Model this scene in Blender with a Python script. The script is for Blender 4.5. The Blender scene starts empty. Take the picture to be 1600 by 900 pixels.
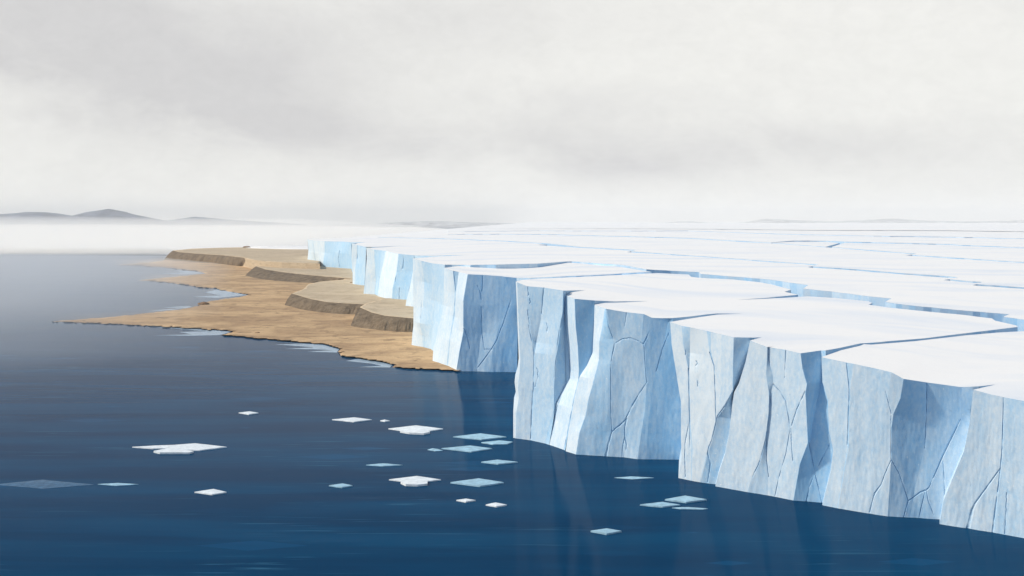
import bpy, math, random
import numpy as np
from mathutils import Vector, noise
from mathutils.geometry import delaunay_2d_cdt

random.seed(7)
C = bpy.context.scene.collection
SC = bpy.context.scene

# ------------------------------------------------------------------ camera
HC = 60.0          # eye height over the water, metres
F = 1716.0         # focal length in photo pixels (photo is 1600 wide)
HOR = 345.0        # row of the true horizon
cam = bpy.data.cameras.new('camera')
cam.lens = 36.0 * F / 1600.0
cam.sensor_width = 36.0
cam.shift_y = -(450.0 - HOR) / 1600.0
cam.clip_start = 1.0
cam.clip_end = 80000.0
camo = bpy.data.objects.new('camera', cam)
camo.location = (0, 0, HC)
camo.rotation_euler = (math.radians(90), 0, 0)
C.objects.link(camo)
SC.camera = camo

# ------------------------------------------------------------------ light
SUN_EL = math.radians(40)
sd = Vector((-1.0, -0.06, 0)).normalized() * math.cos(SUN_EL)
sd.z = math.sin(SUN_EL)                      # towards the sun
sun = bpy.data.lights.new('sun', 'SUN')
sun.energy = 3.9
sun.angle = math.radians(2.0)
sun.color = (1.0, 0.90, 0.75)
suno = bpy.data.objects.new('sun', sun)
suno.rotation_euler = (-sd).to_track_quat('-Z', 'Y').to_euler()
suno.location = (-200, 100, 300)
C.objects.link(suno)

world = bpy.data.worlds.new('World')
SC.world = world
world.use_nodes = True
nt = world.node_tree
nt.nodes.clear()


class NT:
    """tiny helper for building node trees"""
    def __init__(s, tree): s.t = tree
    def n(s, typ, **kw):
        nd = s.t.nodes.new(typ)
        for k, v in kw.items():
            if k[0] == 'i' and k[1:].isdigit(): s.put(nd.inputs[int(k[1:])], v)
            elif k in nd.inputs.keys() and k not in ('color_ramp',): s.put(nd.inputs[k], v)
            else: setattr(nd, k, v)
        return nd
    def put(s, sock, v):
        if isinstance(v, bpy.types.NodeSocket): s.t.links.new(v, sock)
        elif isinstance(v, bpy.types.Node): s.t.links.new(v.outputs[0], sock)
        else:
            if hasattr(sock.default_value, '__len__') and not hasattr(v, '__len__'): v = [v]*len(sock.default_value)
            if hasattr(v, '__len__') and len(v) == 3 and len(sock.default_value) == 4: v = (*v, 1)
            sock.default_value = v
    def math(s, op, a, b=0.0, c=0.0, clamp=False):
        nd = s.t.nodes.new('ShaderNodeMath'); nd.operation = op; nd.use_clamp = clamp
        s.put(nd.inputs[0], a); s.put(nd.inputs[1], b); s.put(nd.inputs[2], c)
        return nd.outputs[0]
    def mix(s, fac, a, b, blend='MIX'):
        nd = s.t.nodes.new('ShaderNodeMixRGB'); nd.blend_type = blend
        s.put(nd.inputs[0], fac); s.put(nd.inputs[1], a); s.put(nd.inputs[2], b)
        return nd.outputs[0]
    def rng(s, v, a, b, c=0.0, d=1.0, smooth=False):
        nd = s.t.nodes.new('ShaderNodeMapRange'); nd.clamp = True
        if smooth: nd.interpolation_type = 'SMOOTHSTEP'
        for i, q in enumerate((v, a, b, c, d)): s.put(nd.inputs[i], q)
        return nd.outputs[0]
    def noise(s, vec, scale, detail=4, rough=0.55, dist=0.0):
        nd = s.t.nodes.new('ShaderNodeTexNoise')
        s.put(nd.inputs['Vector'], vec); nd.inputs['Scale'].default_value = scale
        nd.inputs['Detail'].default_value = detail; nd.inputs['Roughness'].default_value = rough
        nd.inputs['Distortion'].default_value = dist
        return nd.outputs['Fac']
    def scaled(s, vec, sc, loc=(0, 0, 0), rot=(0, 0, 0)):
        nd = s.t.nodes.new('ShaderNodeMapping'); s.put(nd.inputs['Vector'], vec)
        nd.inputs['Scale'].default_value = sc; nd.inputs['Location'].default_value = loc
        nd.inputs['Rotation'].default_value = rot
        return nd.outputs[0]


w = NT(nt)
sky = w.n('ShaderNodeTexSky', sky_type='NISHITA', sun_disc=False, sun_elevation=SUN_EL,
          sun_rotation=math.atan2(sd.x, sd.y), air_density=1.6, dust_density=0.6, ozone_density=2.0)
tc = w.n('ShaderNodeTexCoord')
sep = w.n('ShaderNodeSeparateXYZ', i0=tc.outputs['Generated'])
el = w.math('ARCSINE', sep.outputs[2])                       # elevation, radians
vec = w.scaled(tc.outputs['Generated'], (1.0, 1.0, 3.0))
n1 = w.noise(vec, 2.3, 5, 0.5, 0.3)
n2 = w.noise(w.scaled(tc.outputs['Generated'], (1.0, 1.0, 2.0), (3.1, 0.4, 0.7)), 6.0, 6, 0.6, 0.5)
az = w.math('ARCTAN2', sep.outputs[0], sep.outputs[1])       # 0 = straight ahead, + right


def blob(a0, e0, ra, re, amp):
    dx = w.math('DIVIDE', w.math('SUBTRACT', az, math.radians(a0)), math.radians(ra))
    dy = w.math('DIVIDE', w.math('SUBTRACT', el, math.radians(e0)), math.radians(re))
    # ragged edges
    dx = w.math('ADD', dx, w.math('MULTIPLY', w.math('SUBTRACT', n2, 0.5), 1.6))
    dy = w.math('ADD', dy, w.math('MULTIPLY', w.math('SUBTRACT', n1, 0.5), 1.6))
    r2 = w.math('ADD', w.math('MULTIPLY', dx, dx), w.math('MULTIPLY', dy, dy))
    return w.math('MULTIPLY', w.math('POWER', 2.718, w.math('MULTIPLY', r2, -1.0)), amp)


dark = w.math('MULTIPLY', w.rng(n2, 0.42, 0.62, 0, 1, True), 0.10)
for b in ((-24, 9.8, 8, 3.0, 1.3), (-15, 7.2, 8, 2.2, 1.0), (-11.5, 4.8, 4.5, 1.3, 0.9), (-5, 10.5, 10, 2.2, 0.4),
          (-1, 3.9, 9, 1.2, 0.6), (6.5, 2.5, 4.5, 1.0, 0.7), (15, 3.6, 9, 1.3, 0.5), (3, 6.0, 6, 1.0, 0.35)):
    dark = w.math('ADD', dark, blob(*b))
dark = w.math('MULTIPLY', dark, w.rng(n2, 0.25, 0.6, 0.55, 1.1))
cloud = w.mix(w.math('MINIMUM', dark, 1.0), (8.85, 8.82, 8.5), (6.75, 6.7, 6.7))
n3 = w.noise(w.scaled(tc.outputs['Generated'], (1, 1, 1.5)), 42.0, 6, 0.75, 0.4)
cloud = w.mix(1.0, cloud, w.rng(n3, 0.25, 0.75, 0.955, 1.035), 'MULTIPLY')
# unseen blue sky added over the low cloud, for bluer water and ice
cover = w.rng(w.math('ADD', el, w.math('MULTIPLY', w.math('SUBTRACT', n1, 0.5), 0.05)),
              math.radians(11.8), math.radians(16.5), 1.0, 0.0, True)
skyc = w.mix(cover, w.mix(1.0, sky.outputs[0], (0.92, 1.03, 1.10), 'MULTIPLY'), cloud)
bg = w.n('ShaderNodeBackground', Color=skyc, Strength=0.1)
w.n('ShaderNodeOutputWorld', i0=bg.outputs[0])

SC.view_settings.view_transform = 'Standard'
SC.view_settings.look = 'None'
SC.view_settings.exposure = 0.0
SC.view_settings.gamma = 1.0
SC.view_settings.use_curve_mapping = False
SC.render.engine = 'CYCLES'
SC.cycles.max_bounces = 40
SC.cycles.volume_bounces = 40
SC.cycles.use_denoising = True

# ------------------------------------------------------------------ placing helpers


def P(px, py, u):
    """point seen at photo pixel (px, py), at depth u (in eye heights / pixel)"""
    return Vector(((px - 800) * u * HC, F * u * HC, (1 - (py - HOR) * u) * HC))


def PZ(px, py, z):
    """the same, for a known height z (fraction of the eye height)"""
    return P(px, py, (1 - z) / (py - HOR))


def tag(o, label=None, cat=None, group=None, kind=None):
    if label: o['label'] = label
    if cat: o['category'] = cat
    if group: o['group'] = group
    if kind: o['kind'] = kind
    return o


def obj(name, verts, faces, mat, parent=None, smooth=False, origin=None, attr=None):
    me = bpy.data.meshes.new(name)
    if origin is None and parent is None:
        a = np.array([tuple(v) for v in verts]); lo, hi = a.min(0), a.max(0)
        origin = Vector(((lo[0]+hi[0])/2, (lo[1]+hi[1])/2, lo[2]))
    off = origin if origin is not None else Vector(parent.get('o', (0, 0, 0)))
    me.from_pydata([(v[0]-off[0], v[1]-off[1], v[2]-off[2]) for v in verts], [], faces)
    me.materials.append(mat)
    if smooth: me.polygons.foreach_set('use_smooth', [True]*len(me.polygons))
    if attr:
        for k, vals in attr.items():
            at = me.attributes.new(k, 'FLOAT', 'POINT'); at.data.foreach_set('value', vals)
    me.update()
    o = bpy.data.objects.new(name, me)
    C.objects.link(o)
    if parent is not None: o.parent = parent
    else: o.location = off
    return o


def empty(name, loc):
    o = bpy.data.objects.new(name, None); o.location = loc; o.empty_display_size = 5
    C.objects.link(o)
    return o

# ------------------------------------------------------------------ materials


def newmat(name):
    m = bpy.data.materials.new(name); m.use_nodes = True
    t = NT(m.node_tree); bs = m.node_tree.nodes['Principled BSDF']
    return m, t, bs


def geo_pos(t): return t.n('ShaderNodeNewGeometry').outputs['Position']


def make_snow():
    m, t, b = newmat('snow')
    p = geo_pos(t)
    s1 = t.noise(t.scaled(p, (0.012, 0.05, 0.03)), 1.0, 6, 0.55, 0.6)
    s2 = t.noise(t.scaled(p, (0.10, 0.55, 0.3)), 1.0, 5, 0.6, 0.4)
    fine = t.noise(p, 1.6, 6, 0.7)
    col = t.mix(t.rng(s1, 0.48, 0.68), (0.90, 0.878, 0.848), (0.76, 0.79, 0.83))
    col = t.mix(t.math('MULTIPLY', t.rng(s2, 0.55, 0.75), 0.25), col, (0.76, 0.80, 0.85))
    t.put(b.inputs['Base Color'], col)
    b.inputs['Roughness'].default_value = 0.75
    b.inputs['Specular IOR Level'].default_value = 0.25
    h = t.math('ADD', t.math('MULTIPLY', s2, 0.35), t.math('MULTIPLY', fine, 0.05))
    h = t.math('ADD', h, t.math('MULTIPLY', s1, 1.0))
    bp = t.n('ShaderNodeBump', Strength=0.35, Distance=1.0, Height=h)
    t.put(b.inputs['Normal'], bp.outputs[0])
    return m


def make_ice(name='glacier_ice', clear=0.0):
    m, t, b = newmat(name)
    p = geo_pos(t)
    fr = t.n('ShaderNodeAttribute', attribute_name='lit_tone').outputs['Fac']  # painted light: paler ice on lit facets, bluer on shaded ones
    ck = t.n('ShaderNodeAttribute', attribute_name='crack').outputs['Fac']
    streak = t.noise(t.scaled(p, (0.5, 0.5, 0.05)), 1.0, 6, 0.6, 0.4)
    blot = t.noise(t.scaled(p, (0.16, 0.16, 0.10)), 1.0, 7, 0.68, 0.8)
    grit = t.noise(t.scaled(p, (1.3, 1.3, 0.8)), 1.0, 5, 0.75)
    k = t.math('ADD', t.math('MULTIPLY_ADD', fr, 1.25, -0.14), t.math('MULTIPLY', t.math('SUBTRACT', blot, 0.5), 1.0))
    k = t.math('ADD', k, t.math('MULTIPLY', t.math('SUBTRACT', streak, 0.5), 0.35))
    k = t.math('ADD', k, t.math('MULTIPLY', t.math('SUBTRACT', grit, 0.5), 1.3))
    col = t.mix(t.rng(k, 0.0, 1.0), (0.31, 0.56, 0.80), (0.71, 0.79, 0.85))
    # dark pits and flecks frozen into the face
    pit = t.noise(t.scaled(p, (0.9, 0.9, 0.45), (9, 3, 1)), 1.0, 3, 0.6)
    col = t.mix(t.rng(pit, 0.70, 0.76, 0, 0.55), col, (0.28, 0.42, 0.56))
    fleck = t.noise(t.scaled(p, (1.6, 1.6, 1.2), (2, 7, 5)), 1.0, 2, 0.5)
    col = t.mix(t.rng(fleck, 0.71, 0.76, 0, 0.6), col, (0.88, 0.91, 0.93))
    col = t.mix(t.math('MULTIPLY', ck, 0.6), col, (0.29, 0.49, 0.69))
    t.put(b.inputs['Base Color'], col)
    b.inputs['Roughness'].default_value = 0.5
    b.inputs['Specular IOR Level'].default_value = 0.3
    h = t.math('ADD', t.math('MULTIPLY', streak, 0.9), t.math('MULTIPLY', blot, 1.1))
    h = t.math('ADD', h, t.math('MULTIPLY', grit, 0.28))
    bp = t.n('ShaderNodeBump', Strength=0.12, Distance=0.8, Height=h)
    t.put(b.inputs['Normal'], bp.outputs[0])
    return m


def make_water():
    m, t, b = newmat('sea_water')
    p = geo_pos(t)
    big = t.noise(t.scaled(p, (0.004, 0.012, 1)), 1.0, 4, 0.5, 0.3)
    band = t.noise(t.scaled(p, (0.010, 0.075, 1)), 1.0, 5, 0.55, 0.5)
    vo = t.n('ShaderNodeTexVoronoi', distance='MANHATTAN', Vector=t.scaled(p, (0.026, 0.085, 1)), Scale=1.0, Randomness=1.0)
    dia = t.rng(vo.outputs['Distance'], 0.30, 0.33, 1.0, 0.0)
    sepc = t.n('ShaderNodeSeparateXYZ', i0=vo.outputs['Color'])
    dia = t.math('MULTIPLY', dia, t.rng(sepc.outputs[0], 0.35, 0.95, 0.0, 1.0))
    col = t.mix(t.rng(band, 0.4, 0.65), (0.0003, 0.034, 0.090), (0.0008, 0.052, 0.125))
    col = t.mix(t.math('MULTIPLY', dia, 0.45), col, (0.006, 0.085, 0.20))
    ln = t.noise(t.scaled(p, (0.035, 0.8, 1), (4, 2, 0)), 1.0, 4, 0.6, 0.4)
    lm = t.noise(t.scaled(p, (0.012, 0.03, 1), (1, 7, 0)), 1.0, 2, 0.5)
    ln = t.math('MULTIPLY', t.rng(ln, 0.60, 0.68), t.rng(lm, 0.45, 0.62))
    col = t.mix(t.math('MULTIPLY', ln, 0.5), col, (0.05, 0.19, 0.30))  # pale ripple glints painted into the water colour
    t.put(b.inputs['Base Color'], col)
    b.inputs['IOR'].default_value = 1.036
    b.inputs['Specular Tint'].default_value = (0.25, 0.75, 1.0, 1)
    t.put(b.inputs['Roughness'], t.rng(band, 0.35, 0.7, 0.05, 0.14))
    rip = t.noise(t.scaled(p, (0.25, 1.1, 1)), 1.0, 5, 0.6, 0.3)
    swl = t.noise(t.scaled(p, (0.03, 0.16, 1)), 1.0, 3, 0.5)
    h = t.math('ADD', t.math('MULTIPLY', rip, 0.16), t.math('MULTIPLY', swl, 0.45))
    bp = t.n('ShaderNodeBump', Strength=0.10, Distance=1.0, Height=h)
    t.put(b.inputs['Normal'], bp.outputs[0])
    return m


def make_sand(name, a, b_, c):
    m, t, b = newmat(name)
    p = geo_pos(t)
    s = t.noise(t.scaled(p, (0.022, 0.03, 0.2)), 1.0, 7, 0.62, 0.7)
    f = t.noise(t.scaled(p, (0.10, 0.12, 0.5)), 1.0, 6, 0.7, 0.5)
    g = t.noise(p, 0.9, 5, 0.7)
    col = t.mix(t.rng(s, 0.42, 0.58), a, b_)
    col = t.mix(t.rng(f, 0.52, 0.66, 0, 0.85), col, c)
    col = t.mix(t.rng(g, 0.35, 0.75, 0, 0.35), col, c)
    t.put(b.inputs['Base Color'], col)
    b.inputs['Roughness'].default_value = 0.95
    b.inputs['Specular IOR Level'].default_value = 0.1
    h = t.math('ADD', t.math('MULTIPLY', f, 1.2), t.math('MULTIPLY', g, 0.3))
    bp = t.n('ShaderNodeBump', Strength=0.55, Distance=1.0, Height=h)
    t.put(b.inputs['Normal'], bp.outputs[0])
    return m


def make_scarp():
    m, t, b = newmat('eroded_earth')
    p = geo_pos(t)
    s = t.noise(t.scaled(p, (0.16, 0.10, 0.05), (0, 0, 0), (0, 0.25, 0)), 1.0, 6, 0.65, 0.5)
    g = t.noise(p, 0.6, 5, 0.7)
    col = t.mix(t.rng(s, 0.4, 0.66), (0.20, 0.15, 0.10), (0.095, 0.07, 0.048))
    col = t.mix(t.rng(g, 0.45, 0.75, 0, 0.4), col, (0.36, 0.29, 0.21))
    t.put(b.inputs['Base Color'], col)
    b.inputs['Roughness'].default_value = 1.0
    b.inputs['Specular IOR Level'].default_value = 0.05
    bp = t.n('ShaderNodeBump', Strength=0.7, Distance=1.5, Height=t.math('ADD', s, t.math('MULTIPLY', g, 0.4)))
    t.put(b.inputs['Normal'], bp.outputs[0])
    return m


def make_plain(name, col, rough=0.8, var=0.12, sc=0.4, bump=0.25):
    m, t, b = newmat(name)
    p = geo_pos(t)
    n = t.noise(p, sc, 6, 0.65, 0.3)
    c2 = tuple(max(0, x*(1-var*2)) for x in col); c1 = tuple(min(1, x*(1+var)) for x in col)
    t.put(b.inputs['Base Color'], t.mix(t.rng(n, 0.35, 0.65), c1, c2))
    b.inputs['Roughness'].default_value = rough
    b.inputs['Specular IOR Level'].default_value = 0.2
    bp = t.n('ShaderNodeBump', Strength=bump, Distance=0.5, Height=n)
    t.put(b.inputs['Normal'], bp.outputs[0])
    return m


M_SNOW = make_snow()
M_ICE = make_ice()
M_WATER = make_water()
M_SAND = make_sand('beach_sand', (0.63, 0.43, 0.24), (0.44, 0.29, 0.165), (0.23, 0.15, 0.09))
M_SAND2 = make_sand('terrace_sand', (0.60, 0.48, 0.335), (0.52, 0.41, 0.28), (0.36, 0.28, 0.19))
M_SCARP = make_scarp()
M_FLOE = make_plain('floe_snow', (0.80, 0.84, 0.86), 0.6, 0.08, 0.8)
M_FLOE2 = make_plain('floe_wet_ice', (0.36, 0.56, 0.68), 0.5, 0.12, 0.6)
M_FLOE3 = make_plain('thin_sea_ice', (0.07, 0.15, 0.25), 0.5, 0.2, 0.8)
M_SHALLOW = make_plain('shallow_water', (0.30, 0.40, 0.50), 0.25, 0.15, 0.3)
M_HILL = make_plain('far_rock', (0.19, 0.215, 0.27), 1.0, 0.2, 0.01, 0.3)
M_HILL2 = make_plain('far_hill_rock', (0.60, 0.60, 0.59), 1.0, 0.2, 0.01, 0.3)
M_ROCK = make_plain('beach_rock', (0.26, 0.16, 0.09), 0.95, 0.2, 1.5, 0.6)

# ------------------------------------------------------------------ setting: water
FAR = 16000.0
o = obj('water', [(-FAR, -300, 0), (FAR, -300, 0), (FAR, FAR, 0), (-FAR, FAR, 0)], [(0, 1, 2, 3)], M_WATER)
tag(o, kind='structure')

# ------------------------------------------------------------------ cliff buttresses
# every rib runs down the face: [(px, py, depth offset %), ...] from the rim to the foot


def ribpts(rib, base, n, lean=0.0):
    """n+1 points along a rib; base = height of what it stands on (fraction)"""
    a = [(q[0], q[1], q[2] if len(q) > 2 else 0.0) for q in rib]
    # the offsets are only meant in mid face; the foot fixes the depth
    u = (1 - base) / (a[-1][1] - HOR)
    ys = np.array([q[1] for q in a], float)
    ys = np.maximum.accumulate(ys + np.arange(len(ys))*1e-6)
    tt = np.linspace(ys[0], ys[-1], n+1)
    xs = np.interp(tt, ys, [q[0] for q in a]); of = np.interp(tt, ys, [q[2] for q in a])
    of = of - lean*(xs-xs[-1])
    return xs, tt, u*(1+of/100.0)


def segdist(px, py, line):
    """distance to a polyline and running width there; line = [(x,y,w), ...]"""
    best = np.full(px.shape, 1e9)
    for (x0, y0, w0), (x1, y1, w1) in zip(line[:-1], line[1:]):
        dx, dy = x1-x0, y1-y0
        L = dx*dx+dy*dy
        s = np.clip(((px-x0)*dx+(py-y0)*dy)/L, 0, 1)
        d = np.hypot(px-(x0+s*dx), py-(y0+s*dy))
        ww = np.maximum(w0+s*(w1-w0), 0.62)
        best = np.minimum(best, d/ww)
    return best


RIM = {}          # top points of every buttress, used by the snow sheets


def buttress(parent, key, ribs, base=0.0, cracks=(), lit_tone=None, lean=None, name='buttress'):
    n = 200 if ribs[0][-1][1]-ribs[0][0][1] > 120 else 50
    cols = []; fro = []
    lean = lean or {}
    R = [ribpts(r, base, n, lean.get(i, 0.0)) for i, r in enumerate(ribs)]
    lit_tone = lit_tone or [0.5]*(len(ribs)-1)  # per-strip tone, set paler where the strip should look sunlit
    for i in range(len(R)-1):
        a, b = R[i], R[i+1]
        wmax = np.max(np.abs(b[0]-a[0]))
        k = int(max(2, round(wmax/(1.1 if n > 60 else 1.0))))
        for j in range(k + (1 if i == len(R)-2 else 0)):
            s = j/k
            cols.append((a[0]*(1-s)+b[0]*s, a[1]*(1-s)+b[1]*s, 1/((1-s)/a[2]+s/b[2])))
            fro.append(lit_tone[i])
    X = np.array([c[0] for c in cols]); Y = np.array([c[1] for c in cols]); U = np.array([c[2] for c in cols])
    FR = np.repeat(np.array(fro)[:, None], n+1, 1)
    CK = np.zeros_like(X)
    for line in cracks:
        d = segdist(X, Y, [(a, b, c*.75) for a, b, c in line])
        br = np.array([[noise.noise(Vector((X[i, j]*.02, Y[i, j]*.09, line[0][0]))) for j in range(n+1)] for i in range(X.shape[0])])
        prof = np.clip(1.35-d, 0, 1)*np.clip(.85+1.3*br, .12, 1)
        CK = np.maximum(CK, prof)
    # small relief so that no facet is dead flat, none on the rim
    rel = np.zeros_like(X)
    for i in range(X.shape[0]):
        for j in range(1, X.shape[1]):
            v = Vector((X[i, j]*0.05, Y[i, j]*0.016, U[i, j]*40))
            rel[i, j] = noise.noise(v)*0.0006 + noise.noise(v*4.1)*0.0002
    rel *= np.linspace(0, 1, n+1)[None, :]**0.3
    fade = np.ones(n+1); fade[0] = 0.0; fade[1] = 0.6
    U2 = U*(1 + rel + CK*0.0010*fade[None, :])
    RIM[key] = [P(X[i, 0], Y[i, 0], U2[i, 0]) for i in range(X.shape[0])]
    RIM[key+'_px'] = [(X[i, 0], Y[i, 0], 1-(Y[i, 0]-HOR)*U2[i, 0]) for i in range(X.shape[0])]
    V = []; fr = []; ck = []
    m = X.shape[0]
    for i in range(m):
        for j in range(n+1):
            V.append(P(X[i, j], Y[i, j], U2[i, j])); fr.append(FR[i, j]); ck.append(CK[i, j])
    # foot carried a little below the waterline / into the ground
    nb = n+2
    V2 = []; f2 = []; c2 = []
    for i in range(m):
        V2 += V[i*(n+1):(i+1)*(n+1)]; f2 += fr[i*(n+1):(i+1)*(n+1)]; c2 += ck[i*(n+1):(i+1)*(n+1)]
        b = V2[-1].copy(); b.z -= 1.5; V2.append(b); f2.append(f2[-1]); c2.append(c2[-1])
    faces = []
    for i in range(m-1):
        for j in range(nb-1):
            a = i*nb+j
            faces.append((a, a+1, a+nb+1, a+nb))
    # returns running back into the ice on both sides, and a back wall: a solid piece
    k0 = len(V2)
    T = (0.10, 0.08)
    bl, br = [], []
    for side, i, px_off in ((0, 0, 3.0), (1, m-1, 14.0)):
        lst = bl if side == 0 else br
        for j in range(n+1):
            q = P(X[i, j]+px_off, Y[i, j], U[i, j])
            k = 1.10 if side == 0 else 1.06
            top = P(X[i, j]+px_off*0.4, Y[i, j], U[i, j]*k)
            v = Vector((top.x, top.y, V2[i*nb+j].z*(.86 if side == 0 else .93)))
            lst.append(len(V2)); V2.append(v); f2.append(0.5); c2.append(0)
        b = V2[-1].copy(); b.z -= 1.5; lst.append(len(V2)); V2.append(b); f2.append(0.5); c2.append(0)
    for j in range(nb-1):
        faces.append((bl[j], bl[j+1], j+1, j))
        a = (m-1)*nb
        faces.append((a+j, a+j+1, br[j+1], br[j]))
        faces.append((br[j], br[j+1], bl[j+1], bl[j]))
    return obj(name, V2, faces, M_ICE, parent, attr={'lit_tone': f2, 'crack': c2})


def slab_root(loc, label, group='slabs of the ice shelf'):
    e = empty('ice_slab', loc)
    e['o'] = tuple(loc)
    tag(e, label, 'ice slab', group)
    return e


SL = {}
SL['far'] = slab_root(P(560, 420, .0100), 'long ice slab behind the main crevasse, with the distant cliff blocks standing on the sand terraces')
SL['E'] = slab_root(P(740, 582, .00425), 'ice slab with a broad blue wall where the sandy beach ends at the water')
SL['FG'] = slab_root(P(1050, 740, .0025), 'ice slab in the middle with deeply notched cracked cliffs rising from dark water')
SL['H'] = slab_root(P(1420, 810, .00215), 'nearest ice slab with tall fractured wall at the right edge, in front of the narrow diagonal crack')

buttress(SL['far'], 'A', [
    [(480.5, 374), (482, 390), (480, 413)],
    [(489, 375.5), (490, 395), (496, 415)],
    [(507.5, 377), (508, 395), (504, 416.5)],
    [(536, 377.5), (531, 395), (531.5, 418.5)],
    [(549, 378.5), (549.5, 400), (549, 420)]], 0.10,
    [[(489, 376, .3), (491, 396, .5), (494, 412, .3)], [(531, 392, .2), (529, 405, .5), (531, 418, .4)]],
    [.65, .75, .35, .3])
buttress(SL['far'], 'B', [
    [(550, 380.5), (549, 405), (551, 425), (551, 444)],
    [(558.5, 383), (558.5, 402), (555.5, 420), (554, 444.5)],
    [(572, 386), (571, 425), (569, 446.5)]], 0.10,
    [[(559, 384, .3), (559, 396, .6), (558, 404, .2)]],
    [.7, .35])
buttress(SL['far'], 'C', [
    [(572.5, 387.5), (573, 405), (570, 440), (568, 459)],
    [(585, 390), (586, 414), (588, 440), (586, 460)],
    [(603, 392), (599, 410), (593, 437, .5), (590, 462)],
    [(604, 392.5), (600, 410), (594, 437), (591, 463)],
    [(623, 396.5), (620, 425), (614, 449), (612.5, 468.5)],
    [(648, 399), (646, 425), (639, 452), (636, 470)]], 0.105,
    [[(594, 432, .3), (592, 440, .8), (591, 452, .2)], [(620, 424, .2), (619, 432, .7), (618, 440, .2)],
     [(631, 398, .3), (631, 410, .6), (629, 420, .2)], [(625, 450, .2), (624, 460, .6), (624, 469, .5)]],
    [.7, .35, .6, .75, .3])
buttress(SL['far'], 'CD', [
    [(648, 410), (642, 440), (633.5, 479)],
    [(654, 411), (653, 440), (652, 481)]], 0.11, [], [.65])
buttress(SL['far'], 'D', [
    [(645.5, 404), (645, 430), (646, 470), (646, 510), (643, 540)],
    [(659, 407.5), (664, 441), (661, 480), (656, 505), (660, 525), (661, 543.5)],
    [(676, 411.5), (680, 470), (673, 547)],
    [(695, 413.5), (694, 477), (685, 526), (680, 552)]], 0.004,
    [[(659, 470, .2), (658, 490, .6), (656, 506, .9), (657, 512, .2)], [(664, 526, .2), (663, 535, .8), (662, 544, .8)],
     [(688, 505, .2), (684, 520, .7), (682, 528, .2)]],
    [.7, .45, .45])
buttress(SL['E'], 'E', [
    [(694, 418.5), (693, 477), (684, 523), (675.5, 566)],
    [(708, 423), (711, 459), (709, 495), (702, 532), (698.5, 573.5)],
    [(717, 425), (712.5, 459), (710.5, 495), (703, 532), (700, 574)],
    [(731, 428.5), (724, 470), (724, 519), (718, 549), (713, 580)],
    [(754.5, 429.5), (753, 477), (752, 520, .2), (745, 580.3)],
    [(783, 431.5), (782, 500), (770, 545), (766, 581)],
    [(790, 432.5), (800, 470), (790, 520), (781, 581.3)],
    [(807, 434), (809, 500), (808, 581.5)]], 0.0,
    [[(709, 424, .3), (712, 450, .8), (710, 490, .5), (703, 532, .7), (699, 573, 1.3)],
     [(754, 429, .6), (754, 442, 1.0), (753, 455, .2)], [(746, 446, .2), (750, 455, .5), (752, 468, .2)],
     [(724, 510, .3), (731, 530, .6), (734, 545, .3)],
     [(783, 513, .3), (776, 532, .8), (767, 547, .7), (756, 562, .6), (747, 574, .3)],
     [(752, 480, .2), (753, 520, .4), (757, 546, .4), (770, 546, .2)],
     [(798, 470, .2), (788, 500, .4), (783, 515, .2)]],
    [.7, .4, .75, .35, .42, .3, .2])
# the middle slab
buttress(SL['FG'], 'F1', [
    [(806, 440), (808, 491), (810, 544), (810.5, 560), (808, 580), (804, 597), (807, 621), (802, 643), (802, 684)],
    [(808, 441), (810, 491), (812, 544), (813, 560), (812, 580), (809.5, 605), (811, 621), (807, 643), (806, 685)],
    [(824, 447.3), (824, 478), (826.5, 509), (834.5, 550), (833.5, 605), (832, 641), (830, 688)],
    [(850.5, 449.3), (845, 500, .3), (838, 535, .3), (835.5, 551), (834.5, 606), (833, 641), (831, 688.3)],
    [(880, 454), (879, 487), (873.5, 530), (868, 568), (865.5, 605), (865.5, 640), (858, 668), (852, 693)],
    [(886, 454), (884, 487, .6), (888, 530, .7), (892, 576, .5), (889, 590, .4), (868, 630, .1), (864, 660), (858, 695)]], 0.0,
    [[(826, 508, .4), (834.5, 550, 1.0), (833.5, 605, .8), (832, 630, 1.8), (830.5, 650, 1.2), (829.5, 686, 1.0)],
     [(825, 448, .4), (826, 460, 1.0), (825.5, 462, .2)], [(828, 467, .2), (829, 472, .9), (828, 474, .2)],
     [(825, 485, .2), (825, 490, .8), (825.5, 494, .2)], [(826, 497, .3), (827, 504, 1.4), (829, 507, .3)],
     [(850, 450, 1.4), (848, 470, .9), (846, 490, .5)],
     [(880, 488, .3), (874, 520, .6), (872, 535, .3), (868, 568, .9), (866, 590, .3)],
     [(839, 575, .4), (841, 580, .8), (840, 586, .3)], [(841, 588, .3), (838, 597, .6), (836, 605, .2)],
     [(854, 505, .2), (856, 512, .9), (855, 518, .2)]],
    [.9, .6, .4, .5, .35], lean={0: .03, 1: .03, 2: .04, 3: .04, 4: .04})
buttress(SL['FG'], 'F2', [
    [(880, 460), (880.5, 487), (885, 530), (889.5, 576), (888.5, 590), (866.5, 630), (864, 654), (854, 693.5)],
    [(898, 467), (899.5, 509), (903, 542), (904.5, 576), (904, 593), (897.5, 621), (893, 645), (887, 676), (881.5, 703)],
    [(929, 469.5), (928, 509, .5), (926, 551, .6), (918, 570, .4), (905.5, 592, .2), (898.5, 621), (894, 645), (888, 676), (883, 704)]], 0.0,
    [[(905, 588, .3), (898, 621, .7), (893, 645, 1.1), (887, 676, .8), (882, 703, 1.6)],
     [(889, 590, .4), (879, 613, .8), (866, 652, 1.4), (860, 672, 2.0), (854, 694, 3.2)]],
    [.7, .15])
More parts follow.
